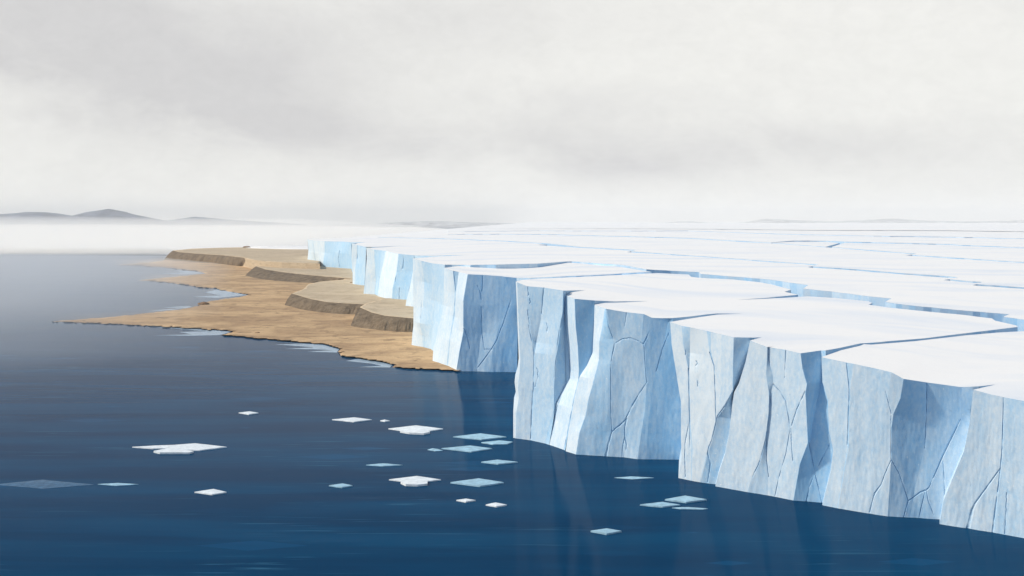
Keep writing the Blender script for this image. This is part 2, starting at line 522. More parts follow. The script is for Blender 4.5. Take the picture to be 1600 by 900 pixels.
buttress(SL['FG'], 'F3', [
    [(929, 476), (928, 509), (926, 551), (917, 571), (906, 588), (898, 621), (888, 676), (884, 705)],
    [(945.5, 482), (941, 512), (936.5, 534), (936, 562), (932, 579), (926, 602), (920.5, 621), (915, 650), (905.5, 676), (900, 710)],
    [(947, 482.5), (951, 509), (959, 530), (956, 555), (953.5, 570), (954, 641), (955, 675), (951, 692), (947, 713)],
    [(976.5, 487.5), (975, 509), (973, 535), (975, 600), (976, 660), (975, 714.5)],
    [(1006, 490.7), (1004, 509), (1003, 535), (1006, 560), (1007, 605), (1005, 641), (1000, 669), (993, 717)],
    [(1018.5, 496.5), (1012, 520), (1007, 538), (1008, 571), (1010, 605), (1008, 641), (1003, 669), (996, 717.3)],
    [(1034, 497.2), (1045, 500), (1035, 540), (1020, 600), (1014, 650), (1010, 717.6)],
    [(1051, 497), (1060, 560), (1070, 640), (1070, 718.3)]], 0.0,
    [[(946.5, 482, .9), (951, 509, 1.0), (956, 524, .8), (961, 537, 1.8), (957, 553, 1.1), (955, 565, .3)],
     [(954, 570, .3), (954.5, 641, .7), (956, 675, .9), (951, 693, 1.6), (947, 712, 2.4)],
     [(979, 488, 1.2), (978, 499, .8), (976, 509, .3)],
     [(961, 537, .9), (972, 530, .9), (985, 528, .8), (998, 533, .9), (1005, 538, 1.2), (1010, 528, 1.2), (1013, 520, .4)],
     [(1006, 538, .9), (1008, 571, .5), (1010, 596, .8)],
     [(1011, 597, .4), (999, 615, .8), (989, 632, 1.3), (976.5, 657, 1.1), (968, 665, 1.4), (962, 669, .7), (956, 675, .9)],
     [(979, 655, 2.0), (976, 669, 1.0), (976.5, 682, .9), (979, 695, 1.4), (978, 702, .4)],
     [(976, 684, .3), (973, 698, .5), (972, 714, .6)],
     [(1045, 520, .2), (1035, 545, .4), (1025, 580, .2)]],
    [.75, .3, .45, .5, .4, .3, .2])
buttress(SL['FG'], 'G1', [
    [(1047, 503), (1049.5, 538), (1056.5, 583), (1064, 628), (1064, 686), (1065, 715), (1060, 747)],
    [(1065.5, 509), (1068, 538), (1075.5, 576), (1077, 631), (1078, 668), (1081, 696), (1080, 751)],
    [(1079, 511.5), (1078, 551, .3), (1077, 580, .1), (1078, 631), (1079, 668), (1082, 696), (1081, 751.3)],
    [(1104.5, 517), (1109, 551), (1116, 572), (1118, 622), (1118, 658), (1111, 688), (1105, 709), (1093, 753.5)],
    [(1111, 518.5), (1111, 547), (1116.5, 572.5), (1118.5, 622), (1118.5, 658), (1111.5, 688), (1105.5, 709), (1093.5, 753.6)],
    [(1128, 522.5), (1127, 560), (1128, 600), (1122, 640), (1119.5, 655), (1112, 688), (1106, 709), (1094, 753.7)],
    [(1146.5, 527), (1145.5, 569), (1145, 611), (1131, 637), (1120.5, 652), (1113, 688), (1107, 709), (1095, 753.8)],
    [(1178, 527.5), (1166, 565, .5), (1155, 599, .5), (1147, 613, .3), (1144, 640), (1139, 681), (1134, 709), (1121, 757)]], 0.0,
    [[(1076, 576, .3), (1077, 631, .7), (1078, 668, .8), (1078, 700, .3)], [(1071, 547, .4), (1072, 551, .9), (1071, 555, .2)],
     [(1109, 550, .4), (1116, 572, .7), (1118, 622, .6), (1119, 658, .3)],
     [(1145, 611, .3), (1133, 634, 1.6), (1121, 650, .7), (1112, 688, .7), (1107, 700, .5), (1106, 709, 1.8), (1110, 725, 1.4), (1106, 753, 1.1)],
     [(1077, 660, .2), (1071, 690, .3), (1070, 710, .4), (1071, 745, .3)], [(1088, 564, .3), (1090, 568, .9), (1087, 572, .2)],
     [(1090, 596, .2), (1091, 600, .9), (1090, 604, .2)]],
    [.8, .4, .85, .4, .8, .65, .4], lean={0: .052, 1: .052, 2: .052, 3: .052, 4: .052, 5: .052, 6: .052, 7: .040})
buttress(SL['FG'], 'G2', [
    [(1172, 532), (1165, 565), (1154.5, 599), (1147, 613), (1144, 633), (1141.5, 658), (1138.5, 681), (1133, 709), (1122.5, 740), (1118, 760)],
    [(1199, 542), (1198, 569), (1197, 586), (1201.5, 613), (1202, 645), (1197, 683), (1188.5, 719), (1175.5, 745), (1168, 769)],
    [(1200, 542.5), (1201.5, 565), (1208, 587), (1208, 601), (1203, 618), (1203, 645), (1198, 683), (1198, 719), (1200, 745), (1200, 774)],
    [(1228, 546.5), (1226, 570), (1226, 600), (1230, 640), (1235, 669), (1228, 709), (1217, 747), (1210.5, 776)],
    [(1251, 552), (1254, 576), (1261, 600), (1258.5, 615), (1259.5, 630), (1262.5, 692), (1250, 725), (1240, 782)],
    [(1283, 547.5), (1284, 594, .2), (1276, 630, .3), (1264.5, 693, .1), (1268, 730), (1262, 783.5)],
    [(1290, 547.5), (1292, 594), (1298, 650), (1304, 700), (1300, 740), (1289, 786)]], 0.0,
    [[(1200, 543, .9), (1201, 560, .7), (1203, 572, .4)], [(1228, 548, .7), (1227, 570, .5), (1226, 590, .2)],
     [(1203, 619, .4), (1202, 645, .7), (1197, 683, .9), (1188, 719, .6), (1176, 745, .3)],
     [(1198, 683, .2), (1198, 719, .5), (1201, 745, .2)],
     [(1208, 600, .3), (1219, 612, .5), (1228, 627, .6), (1235, 669, 1.2), (1228, 709, .7), (1217, 747, .5), (1211, 775, .7)],
     [(1258, 612, .3), (1245, 640, .4), (1237, 665, .5)], [(1236, 670, .5), (1237, 700, .6), (1239, 720, .2)],
     [(1264, 693, .4), (1269, 718, .6), (1273, 739, .9), (1279, 762, .6), (1284, 786, .5)],
     [(1296, 694, .3), (1287, 711, .9), (1280, 725, .9), (1273, 740, .8), (1265, 760, .7), (1260, 783, 1.2)]],
    [.7, .45, .6, .65, .2, .25], lean={0: .043, 1: .043, 2: .043, 3: .043, 4: .043})
buttress(SL['H'], 'H1', [
    [(1283.5, 558), (1285, 597), (1294, 626), (1295, 672), (1302, 703), (1298, 736), (1285, 789.5)],
    [(1322.5, 566.3), (1327, 608), (1325, 697), (1316, 750), (1308, 794)],
    [(1334.5, 568.5), (1328, 608), (1326, 697), (1317, 750), (1309, 794.3)],
    [(1365, 575), (1362, 650), (1365, 720), (1356, 802)],
    [(1393, 581.5), (1388, 615), (1380, 650), (1382, 720), (1378, 805.5)],
    [(1412, 592), (1407, 622), (1396, 647), (1392.5, 672), (1392.5, 718), (1387, 807)],
    [(1448, 597.5), (1447, 683), (1440, 720), (1430, 760), (1422, 808.5)],
    [(1503, 605), (1501, 655), (1473, 713), (1449, 765), (1447, 780), (1446, 810)],
    [(1531, 603.5), (1518, 640, .6), (1509, 704), (1485, 761), (1477, 782), (1472, 812)]], 0.0,
    [[(1323, 568, .4), (1327, 608, .9), (1326, 640, .6), (1324, 695, .3)],
     [(1383, 608, .3), (1388, 628, .5), (1393, 647, .6)],
     [(1392, 720, .3), (1383, 740, .7), (1377, 757, .9), (1367, 771, 1.8), (1364, 780, .6), (1359, 800, 1.3)],
     [(1392.5, 650, .3), (1392.5, 718, .5), (1405, 740, .8), (1412, 760, .7), (1419, 782, 1.3), (1412, 808, .8)],
     [(1448, 598, .7), (1447, 650, .6), (1445, 700, .3)],
     [(1500, 656, 1.6), (1486, 685, 2.0), (1473, 712, 1.8), (1462, 738, 1.4), (1451, 762, 1.1), (1447, 766, 1.8), (1438, 769, 1.3), (1419, 783, .7)],
     [(1448, 768, .5), (1450, 782, .8), (1459, 805, .5)],
     [(1473, 712, .3), (1475, 745, .5), (1476, 780, .3)],
     [(1445, 770, .2), (1440, 790, .4), (1436, 808, .4)]],
    [.6, .3, .6, .55, .6, .3, .4, .5], lean={0: .038, 1: .038, 2: .038, 3: .038, 4: .038, 5: .03})
buttress(SL['H'], 'H2', [
    [(1520.5, 609), (1515, 661), (1506.5, 704), (1483, 761), (1474.5, 782), (1468, 819)],
    [(1548, 616), (1543, 680), (1530, 750), (1514, 826)],
    [(1568, 620.5), (1565, 708), (1561.5, 743), (1551, 832)],
    [(1569, 620.7), (1566, 708), (1562.5, 743), (1552, 832.2)],
    [(1640, 634), (1642, 700), (1640, 848)],
    [(1700, 646), (1690, 760), (1700, 862)],
    [(1760, 655), (1765, 760), (1760, 868)],
    [(1900, 672), (1900, 885)]], 0.0,
    [[(1568, 621, .8), (1566, 700, .7), (1562, 743, 1.2), (1556, 790, 1.3), (1551, 832, 1.8)],
     [(1563, 732, 1.0), (1545, 757, 1.3), (1524, 786, 1.6), (1519, 797, 2.6), (1516, 812, 3.0), (1512, 826, 3.6)],
     [(1573, 770, .3), (1572, 800, .6), (1570, 834, .3)]],
    [.6, .65, .4, .5, .45, .5, .5], lean={0: .033, 1: .033, 2: .033, 3: .033})

# ------------------------------------------------------------------ snow sheets on top, with crevasse walls
FARZ = [(x, y, z) for x, z in ((480, .615), (560, .63), (660, .66), (760, .675), (900, .68), (1050, .68), (1200, .68), (1400, .68), (1600, .67), (1900, .66))
        for y in (352, 362, 372)]
MIDZ = [(900, 390, .68), (1100, 395, .675), (1400, 400, .66), (1900, 420, .62), (900, 405, .68), (1100, 415, .665), (1300, 415, .66), (1500, 425, .63), (1050, 427, .66),
        (1150, 440, .64), (1300, 460, .61), (1450, 485, .57), (1590, 505, .53), (1900, 545, .5), (1200, 475, .61), (1450, 530, .53), (960, 430, .69)]
FLD = {}


def setfield(keys, extra):
    c = []
    for k in keys:
        v = RIM[k+'_px']; c += v[::7]+[v[-1]]
    c += extra
    A = np.array(c)
    p = np.stack([A[:, 0]/60, A[:, 1]/22], 1)
    d = np.sqrt(((p[:, None]-p[None])**2).sum(2)+.02)
    m = A[:, 2].mean()
    wv = np.linalg.lstsq(d-np.eye(len(A))*.05, A[:, 2]-m, rcond=None)[0]
    FLD['p'], FLD['w'], FLD['m'] = p, wv, m


def zfield(px, py):
    d = np.sqrt(((FLD['p']-np.array([px/60, py/22]))**2).sum(1)+.02)
    return float(np.clip(FLD['m']+(d*FLD['w']).sum(), .40, .76))


def rimpts(*keys):
    """image points of the rims, thinned, as (px,py,z,True)"""
    out = []
    for k in keys:
        out += [(a, b, c, True) for a, b, c in RIM[k+'_px']]
    return out


def sheet(parent, poly, key, step=9.0, wall=0.14, lit_tone=0.55):
    pts = []
    for q in poly:
        if len(q) == 4: pts.append(q)
        else: pts.append((q[0], q[1], zfield(q[0], q[1]), False))
    # refine long free edges
    ref = []
    for i, a in enumerate(pts):
        b = pts[(i+1) % len(pts)]
        ref.append(a)
        L = math.hypot(b[0]-a[0], (b[1]-a[1])*2)
        k = int(L//14)
        if not (a[3] and b[3]):
            for j in range(1, k+1):
                s = j/(k+1)
                x, y = a[0]*(1-s)+b[0]*s, a[1]*(1-s)+b[1]*s
                if k > 2: y += 0.35*noise.noise(Vector((x*0.06, y*0.2, 3)))
                ref.append((x, y, zfield(x, y), False))
    pts = ref
    n = len(pts)
    V2 = [Vector((p[0], p[1]*3)) for p in pts]
    xs = [p[0] for p in pts]; ys = [p[1] for p in pts]
    inner = []
    y = min(ys)+0.7
    while y < max(ys):
        st = max(0.9, (y-HOR)*0.05)
        x = min(xs)
        while x < max(xs):
            inner.append(Vector((x+random.uniform(-2, 2), (y+random.uniform(-.2, .2)*st)*3)))
            x += step+max(0, (y-HOR)*0.1)
        y += st
    ov, oe, of, iv, ie, fi = delaunay_2d_cdt(V2+inner, [], [list(range(n))], 1, 1e-4)
    top = []; rimflag = []
    for i, v in enumerate(ov):
        src = [s for s in iv[i] if s < n]
        if src:
            p = pts[src[0]]; z = p[2]
            top.append(P(p[0], p[1], (1-z)/(p[1]-HOR)))
        else:
            z = zfield(v[0], v[1]/3)
            top.append(P(v[0], v[1]/3, (1-z)/(v[1]/3-HOR)))
    faces = [tuple(f) for f in of]
    a = np.array([tuple(q) for q in top])
    # all faces upward
    fs = []
    for f in faces:
        p0, p1, p2 = top[f[0]], top[f[1]], top[f[2]]
        if (p1-p0).cross(p2-p0).z < 0: f = tuple(reversed(f))
        fs.append(f)
    o = obj('snow_top', top, fs, M_SNOW, parent, smooth=True)
    o.data.normals_split_custom_set_from_vertices([(0, 0, 1)]*len(o.data.vertices))
    # crevasse walls: everything that is not the front rim
    WV, WF, fr, ck = [], [], [], []
    for i in range(n):
        a_, b_ = pts[i], pts[(i+1) % n]
        if a_[3] and b_[3] and abs(a_[0]-b_[0]) < 8: continue
        k = len(WV)
        A = P(a_[0], a_[1], (1-a_[2])/(a_[1]-HOR)); B = P(b_[0], b_[1], (1-b_[2])/(b_[1]-HOR))
        full = key in ('S1', 'S2') or (key == 'S3' and max(a_[0], b_[0]) < 1035)
        A2 = A.copy(); A2.z = A.z-.3 if a_[3] else (-1.0 if full else A.z-wall*HC)
        B2 = B.copy(); B2.z = B.z-.3 if b_[3] else (-1.0 if full else B.z-wall*HC)
        A.z -= .02; B.z -= .02
        WV += [A, B, B2, A2]; WF.append((k, k+1, k+2, k+3))
        fr += [lit_tone+random.uniform(-.3, .2)]*4; ck += [0.4]*4
    if WV: obj('crevasse_wall', WV, WF, M_ICE, parent, attr={'lit_tone': fr, 'crack': ck})
    return o


M_FAR = [(867, 405), (893, 408.5), (970, 413.7), (985, 416), (1010, 420.8), (1060, 423.6), (1092, 425), (1095, 428), (1150, 432.5),
         (1200, 436.5), (1245, 443), (1263, 445.5), (1255, 451), (1300, 455.5), (1358, 463), (1393, 466.5), (1383, 471.5),
         (1400, 474.5), (1430, 478), (1520, 486.5), (1577, 491), (1568, 495), (1600, 499.5), (1900, 540)]
K4N = [(590, 370.8), (695, 373.6), (780, 377), (828, 379.6), (855, 382), (840, 382.6), (910, 387.5), (990, 391.8), (980, 393.8), (1110, 402.4), (1200, 409.6),
       (1250, 412.6), (1275, 415), (1262, 417.6), (1338, 422.8), (1400, 428), (1480, 434.2), (1496, 434.6), (1474, 437.6), (1520, 442),
       (1535, 441.5), (1520, 445.8), (1600, 451.5), (1900, 472)]
K4F = [(590, 370.4), (695, 372.7), (780, 375.8), (835, 379), (858, 380.6), (910, 386.2), (994, 390.6), (984, 392.6), (1110, 401.3), (1200, 408),
       (1252, 411.2), (1279, 413.2), (1268, 416), (1338, 420.6), (1400, 426), (1482, 431.6), (1497, 433.2), (1480, 436), (1520, 439.7),
       (1535, 440.6), (1525, 444), (1600, 449), (1900, 468)]
K5N = [(700, 366.6), (780, 366.2), (870, 367.2), (960, 369.6), (1075, 372.8), (1150, 377.6), (1205, 380.2), (1296, 386.8), (1420, 396.8),
       (1430, 397.4), (1415, 399), (1480, 403.6), (1600, 411), (1900, 424)]
K5F = [(700, 366.1), (780, 365.6), (870, 366.4), (960, 368.7), (1075, 371.6), (1150, 376), (1205, 379)]
LENS = [(1207, 379.4), (1240, 377.4), (1290, 378), (1312, 379.6), (1290, 385.7), (1250, 382.6)]
K5F2 = [(1300, 386), (1421, 395.6), (1432, 396), (1422, 397.8), (1480, 401.8), (1600, 409.6), (1900, 421)]
K6N = [(1300, 385.6), (1320, 379.4), (1400, 380.8), (1475, 382.8), (1600, 388.1), (1900, 398)]
K6F = [(1205, 378.4), (1240, 376), (1290, 376.3), (1320, 377.5), (1400, 379.4), (1475, 381.3), (1600, 387), (1900, 396)]
K7N = [(700, 362.2), (830, 360.9), (1000, 361.4), (1075, 361), (1150, 364), (1250, 367.2), (1365, 369.4), (1480, 371), (1600, 373.4), (1900, 378)]
K7F = [(700, 361.8), (830, 360.5), (1000, 360.9), (1075, 360.4), (1150, 363.2), (1250, 366.3), (1365, 368.5), (1480, 370), (1600, 372.6), (1900, 377)]
K8N = [(700, 357.9), (980, 357.5), (1100, 358.3), (1280, 360.2), (1480, 360.8), (1600, 362.5), (1900, 364)]
K8F = [(700, 357.6), (980, 357.2), (1100, 357.9), (1280, 359.7), (1480, 360.2), (1600, 361.9), (1900, 363.4)]

rev = lambda l: list(reversed(l))
# slab with the far blocks (A-D)
setfield('A B C D'.split(), FARZ+MIDZ)
polyS1 = (rimpts('A') + [(560, 378.6), (571, 378.8), (560, 379.6)] + rimpts('B') + [(590, 385.8), (612, 384.8), (629, 384), (600, 386)]
          + rimpts('C') + [(670, 399.6), (705, 398.8), (737, 398), (690, 400.5), (660, 402.5)] + rimpts('D')
          + [(706, 413.6), (735, 414), (840, 411.9), (885, 408.6)] + M_FAR[1:] + rev(K4N) + [(540, 371.6), (500, 373.0), (484, 373.4)])
sheet(SL['far'], polyS1, 'S1')
setfield('D E'.split(), FARZ+[(900, 405, .68), (1020, 425, .68), (960, 428, .66)])
polyS2 = (rimpts('E') + [(828, 434.2), (900, 431.2), (960, 428.3), (1018, 424.6)] +
          [(1005, 423), (985, 419.6), (970, 417), (893, 410.4), (885, 410), (840, 413.2), (735, 415), (715, 415.8)])
sheet(SL['E'], polyS2, 'S2')
setfield('F1 F2 F3 G1 G2 H1'.split(), [q for q in FARZ if q[0] > 850]+[q for q in MIDZ])
polyS3 = (rimpts('F1') + [(897, 453.8), (914, 453.6), (897, 456)] + rimpts('F2') + [(960, 471), (1014, 470.5), (975, 472.5), (945, 473.2)]
          + rimpts('F3') + [(1075, 494.8), (1106, 491), (1120, 489.8), (1160, 490), (1120, 491.6), (1083, 497)] + rimpts('G1')
          + [(1190, 527)] + rimpts('G2') +
          [(1310, 544), (1344, 536.5), (1360, 535.6), (1445, 528.6), (1510, 520.5), (1544, 516.5), (1590, 510.8),
           (1588, 508.5), (1555, 501), (1550, 497.5), (1501, 491.5), (1431, 485), (1389, 480.5), (1357, 476), (1363, 473.5), (1358, 471), (1304, 465.5), (1262, 463),
           (1254, 463.5), (1200, 466.6), (1150, 468.4), (1200, 465.2), (1247, 460.6), (1226, 456), (1236, 452.5), (1206, 444.5), (1187, 441), (1147, 436.8),
           (1092, 434), (1080, 432.5), (1076, 429), (1026, 426.6), (960, 430), (900, 432.9), (835, 435.8), (815, 437.5)])
sheet(SL['FG'], polyS3, 'S3')
setfield('G2 H1 H2'.split(), [q for q in FARZ if q[0] > 1000]+[q for q in MIDZ if q[0] > 1100])
polyS4 = (rimpts('H1') + [(1540, 602.5), (1556, 600.8)] + rimpts('H2') +
          [(1900, 560), (1600, 517.5), (1560, 519.5), (1513, 523.5), (1430, 533), (1361, 538.5), (1350, 537.8), (1343, 540.5), (1315, 547)])
sheet(SL['H'], polyS4, 'S4')

setfield('A B C D'.split(), FARZ+MIDZ)
SL['s5'] = slab_root(PZ(1300, 400, .6), 'wide snow-covered ice slab behind the second crevasse, running out of the picture at right')
sheet(SL['s5'], K4F + rev(K5N) + [(640, 368)], 'S5')
SL['s6'] = slab_root(PZ(1450, 392, .6), 'narrow snow-covered ice slab far back, wedged between two thin converging cracks')
sheet(SL['s6'], K5F2 + rev(K6N), 'S6')
SL['lens'] = slab_root(PZ(1260, 380, .6), 'small lens-shaped ice slab far back, enclosed by cracks on every side')
sheet(SL['lens'], LENS, 'SL', step=5)
SL['s7'] = slab_root(PZ(1150, 372, .6), 'distant flat ice slab in front of the faintest cracks near the skyline')
sheet(SL['s7'], K5F + K6F[1:] + rev(K7N), 'S7')
SL['s8'] = slab_root(PZ(1150, 361, .6), 'farthest thin ice slab, just under the grey hills on the skyline')
sheet(SL['s8'], K7F + rev(K8N), 'S8')

# the snowfield behind, to the skyline
front = [(540, 371.9), (590, 370.6), (640, 368.8), (700, 366.4), (702, 362), (702, 357.7)] + K8F[1:]
V = []; Fs = []
for i, (x, y) in enumerate(front):
    z0 = zfield(x, y) - .0008
    V.append(PZ(x, y, z0))
    y1 = min(y-.4, 352.5); x1 = x if x > 760 else 760+(x-540)*.1; V.append(PZ(x1, y1, min(z0+.02, .68)))
    xe = max(x, 830) if x < 900 else x
    V.append(Vector(((xe-800)/F*13500, 13500, .68*HC)))
    if i:
        a = (i-1)*3
        Fs += [(a, a+3, a+4, a+1), (a+1, a+4, a+5, a+2)]
o = obj('snowfield', V, Fs, M_SNOW)
tag(o, kind='structure')
# solid ice under the slabs: the floor of the crevasses
plan = []
for k in ('A', 'B', 'C', 'D', 'E', 'F1', 'F2', 'F3', 'G1', 'G2', 'H1', 'H2'):
    for q in RIM[k][::12]:
        plan.append(Vector((q.x*1.06+3, q.y*1.06, 0)))
plan = plan + [Vector((3800, 900, 0)), Vector((9000, 13400, 0)), Vector((500, 13400, 0)), Vector((-140, 1700, 0))]
V = [Vector((q.x, q.y, .30*HC)) for q in plan] + [Vector((q.x, q.y, -2)) for q in plan]
n = len(plan)
o = obj('glacier_bed', V, [tuple(range(n))] + [(i, i+n, (i+1) % n+n, (i+1) % n) for i in range(n)], M_ICE,
        attr={'lit_tone': [0.2]*len(V), 'crack': [0.0]*len(V)})
tag(o, kind='structure')

# ------------------------------------------------------------------ land


def land(name, poly, zfun, mat, step=5, depth=1.2, skirt=True, top_noise=0.0, slope=0.0):
    pts = []
    for i, a in enumerate(poly):
        b = poly[(i+1) % len(poly)]
        pts.append(tuple(a[:2]))
        L = math.hypot(b[0]-a[0], (b[1]-a[1])*2.5)
        k = int(L//6)
        for j in range(1, k+1):
            s = j/(k+1)
            x, y = a[0]*(1-s)+b[0]*s, a[1]*(1-s)+b[1]*s
            if top_noise and x < 715: y += top_noise*noise.noise(Vector((x*0.11, y*0.3, 8)))
            pts.append((x, y))
    n = len(pts)
    inner = []
    ys = [p[1] for p in pts]; xs = [p[0] for p in pts]
    y = min(ys)+.5
    while y < max(ys):
        x = min(xs)
        while x < max(xs):
            inner.append(Vector((x+random.uniform(-1, 1), (y+random.uniform(-.3, .3))*3))); x += step
        y += 1.6
    ov, oe, of, iv, ie, fi = delaunay_2d_cdt([Vector((p[0], p[1]*3)) for p in pts]+inner, [], [list(range(n))], 1, 1e-4)
    V = []; edge = {}
    for i, v in enumerate(ov):
        e = [s for s in iv[i] if s < n]
        z = zfun(v[0], v[1]/3, bool(e))
        V.append(PZ(v[0], v[1]/3, z))
        for s in e: edge[s] = i
    faces = []
    for f in of:
        f = tuple(f)
        p0, p1, p2 = V[f[0]], V[f[1]], V[f[2]]
        if (p1-p0).cross(p2-p0).z < 0: f = tuple(reversed(f))
        faces.append(f)
    ntop = len(faces)
    if skirt:
        m = len(V); lo = {}
        for s in range(n):
            q = V[edge[s]].copy(); q.z -= depth; q.y -= slope; q.z = max(q.z, -.12) if slope else q.z; lo[s] = len(V); V.append(q)
        for s in range(n):
            t_ = (s+1) % n
            faces.append((edge[s], edge[t_], lo[t_], lo[s]))
    o = obj(name, V, faces, mat)
    o.data.polygons.foreach_set('use_smooth', [i < ntop for i in range(len(faces))])
    return o


BEACH = [(80, 502), (120, 499.5), (160, 496.5), (200, 492.5), (240, 488.5), (275, 484.5), (296, 481), (310, 478), (318, 474), (330, 470), (352, 466.5), (378, 463.5), (391, 461),
         (372, 457.5), (345, 454), (338, 450.5), (312, 448.8), (296, 446), (262, 441.5), (240, 439.3), (216, 438.2), (240, 435.5), (270, 432.8), (296, 430.2), (322, 427.5), (312, 424.3), (288, 421.6),
         (262, 418.6), (240, 417), (210, 415), (178, 413.6), (210, 411.5), (240, 409.2), (262, 406), (300, 401), (480, 398), (560, 404), (640, 430), (700, 480), (760, 545), (760, 578),
         (716, 579.5), (690, 578.3), (648, 576), (613, 574), (617, 570), (602, 566), (560, 559), (533, 556), (528, 550), (532, 545), (505, 537.5), (460, 533.5),
         (420, 530), (372, 526), (345, 523.5), (362, 519.5), (365, 517.2), (320, 514.5), (280, 512), (240, 509.5), (200, 507.5), (160, 505.8), (120, 504)]


def beach_z(x, y, e):
    if e: return 0.00006
    return 0.010 + 0.005*noise.noise(Vector((x*0.02, y*0.12, 0))) + 0.002*noise.noise(Vector((x*0.09, y*0.5, 4)))


o = land('beach', BEACH, beach_z, M_SAND, top_noise=1.3, skirt=False)
tag(o, kind='structure')

TERR = {
    # name: (top polygon, its height, rim index range, scarp foot)
    'T1': ([(270, 391.5), (300, 388.5), (345, 387.0), (386, 386.2), (420, 386.5), (484, 388), (500, 400), (500, 412), (440, 410), (402, 407.5), (380, 402.5), (350, 399), (310, 396.5), (280, 394)], .20,
           [(256, 406.5), (275, 408), (300, 409.8), (330, 411.5), (372, 416), (410, 418)], [(270, 391.5), (280, 394), (310, 396.5), (350, 399), (380, 402.5), (415, 408.5)]),
    'T2': ([(400, 416), (412, 411), (440, 407.5), (480, 406), (530, 408), (575, 425), (585, 440), (560, 436.5), (520, 433), (480, 429.5), (440, 425), (415, 421)], .10,
           [(382, 432), (405, 437), (440, 440.5), (480, 442.5), (520, 443), (560, 443)], [(400, 416), (415, 421), (440, 425), (480, 429.5), (520, 433), (560, 436.5)]),
    'T3': ([(456, 458.5), (474, 452), (482, 444), (500, 440), (540, 436.5), (580, 436), (640, 455), (640, 490), (600, 479), (569, 475.5), (540, 474), (510, 471.8), (485, 467)], .105,
           [(444, 478), (470, 484.5), (500, 489.5), (530, 492), (556, 492.5), (580, 492.5)], [(456, 458.5), (485, 467), (510, 471.8), (540, 474), (569, 475.5), (590, 478)]),
    'T4': ([(562, 480), (572, 474), (600, 466), (650, 466), (700, 480), (700, 497), (660, 498.5), (630, 496), (600, 493), (580, 488)], .118,
           [(547, 511), (575, 515), (600, 518), (625, 519.5), (660, 521)], [(562, 480), (580, 488), (600, 493), (630, 496), (660, 498.5)]),
}
for k, (poly, z, foot, rim) in TERR.items():
    def tz(x, y, e, z=z):
        return z if e else z + 0.003*noise.noise(Vector((x*0.05, y*0.3, z*50)))
    o = land('sandy_terrace', poly, tz, M_SAND2, depth=z*HC*0.97)
    tag(o, kind='structure')
    # the eroded scarp in front, from rim to foot, gullied

    def lerp(lst, s):
        L = [0]
        for a, b in zip(lst[:-1], lst[1:]): L.append(L[-1]+math.hypot(b[0]-a[0], b[1]-a[1]))
        q = s*L[-1]
        return (np.interp(q, L, [c[0] for c in lst]), np.interp(q, L, [c[1] for c in lst]))
    nc, nr = 110, 12
    V = []; Fc = []
    for i in range(nc+1):
        s = i/nc
        xr, yr = lerp(rim, s); xf, yf = lerp(foot, s)
        R_ = PZ(xr, yr, z+.0008); G_ = PZ(xf, yf, 0.004)
        jag = noise.noise(Vector((s*14, z*90, 0)))+.5*noise.noise(Vector((s*45, z*30, 2)))
        for j in range(nr+1):
            t_ = j/nr
            q = R_.lerp(G_, t_)
            bulge = math.sin(math.pi*t_)
            q.y += -bulge*1.5 + bulge*jag*3.0
            q.z += bulge*(0.10*z*HC)+(bulge*jag*0.8)
            if j == nr: q.z -= 0.6
            V.append(q)
    for i in range(nc):
        for j in range(nr):
            a = i*(nr+1)+j
            Fc.append((a, a+1, a+nr+2, a+nr+1))
    o = obj('eroded_scarp', V, Fc, M_SCARP)
    tag(o, kind='structure')

# snow lying on the farthest terrace
o = land('snow_patch', [(384, 387.4), (398, 385.4), (440, 384.4), (486, 384.2), (490, 389.6), (455, 389.4), (420, 388.6), (400, 388)],
         lambda x, y, e: .2035, M_SNOW, depth=.3)
tag(o, kind='structure')

# pale shallow water lapping in the bays
for poly in (
    [(232, 510.2), (300, 513.8), (362, 518.2), (343, 523.6), (300, 524.6), (240, 524), (300, 522.4), (280, 519), (322, 517.5), (290, 515)],
    [(400, 531), (460, 536), (504, 538.6), (530, 545.5), (526, 551), (480, 549.5), (520, 547), (490, 545.8), (445, 545.2), (490, 542.8), (430, 538), (470, 537.6)],
    [(560, 560.5), (598, 566.4), (613, 570), (609, 574.2), (560, 573.6), (596, 571.6), (580, 568), (540, 564)],
    [(300, 478.8), (285, 478.6), (255, 480.6), (290, 481.2), (250, 484.2), (225, 487.3), (270, 484.2), (294, 481)],
    [(388, 461), (340, 465.5), (300, 463.8), (345, 461.5), (320, 457), (340, 452), (368, 457.4)],
    [(320, 427.2), (290, 429.2), (250, 427.4), (290, 425.6), (270, 422.4), (300, 423.8)],
):
    V = [PZ(x, y, .0007) for x, y in poly]
    o = obj('shallow_water', V, [tuple(range(len(V)))], M_SHALLOW)
    tag(o, kind='structure')


def rock(px, py, z, size, label, sx=1.4):
    import bmesh
    bm = bmesh.new()
    bmesh.ops.create_icosphere(bm, subdivisions=3, radius=1.0)
    for v in bm.verts:
        d = 1+.35*noise.noise(v.co*1.3+Vector((px, py, 0)))+.12*noise.noise(v.co*4+Vector((px, 0, 0)))
        v.co *= d
        v.co.x *= sx*size; v.co.y *= size; v.co.z *= size*.75
        if v.co.z < -.2*size: v.co.z = -.2*size
    c = PZ(px, py, z)
    V = [c+v.co for v in bm.verts]; Fc = [tuple(v.index for v in f.verts) for f in bm.faces]
    bm.free()
    o = obj('boulder', V, Fc, M_ROCK, smooth=False)
    tag(o, label, 'boulder')


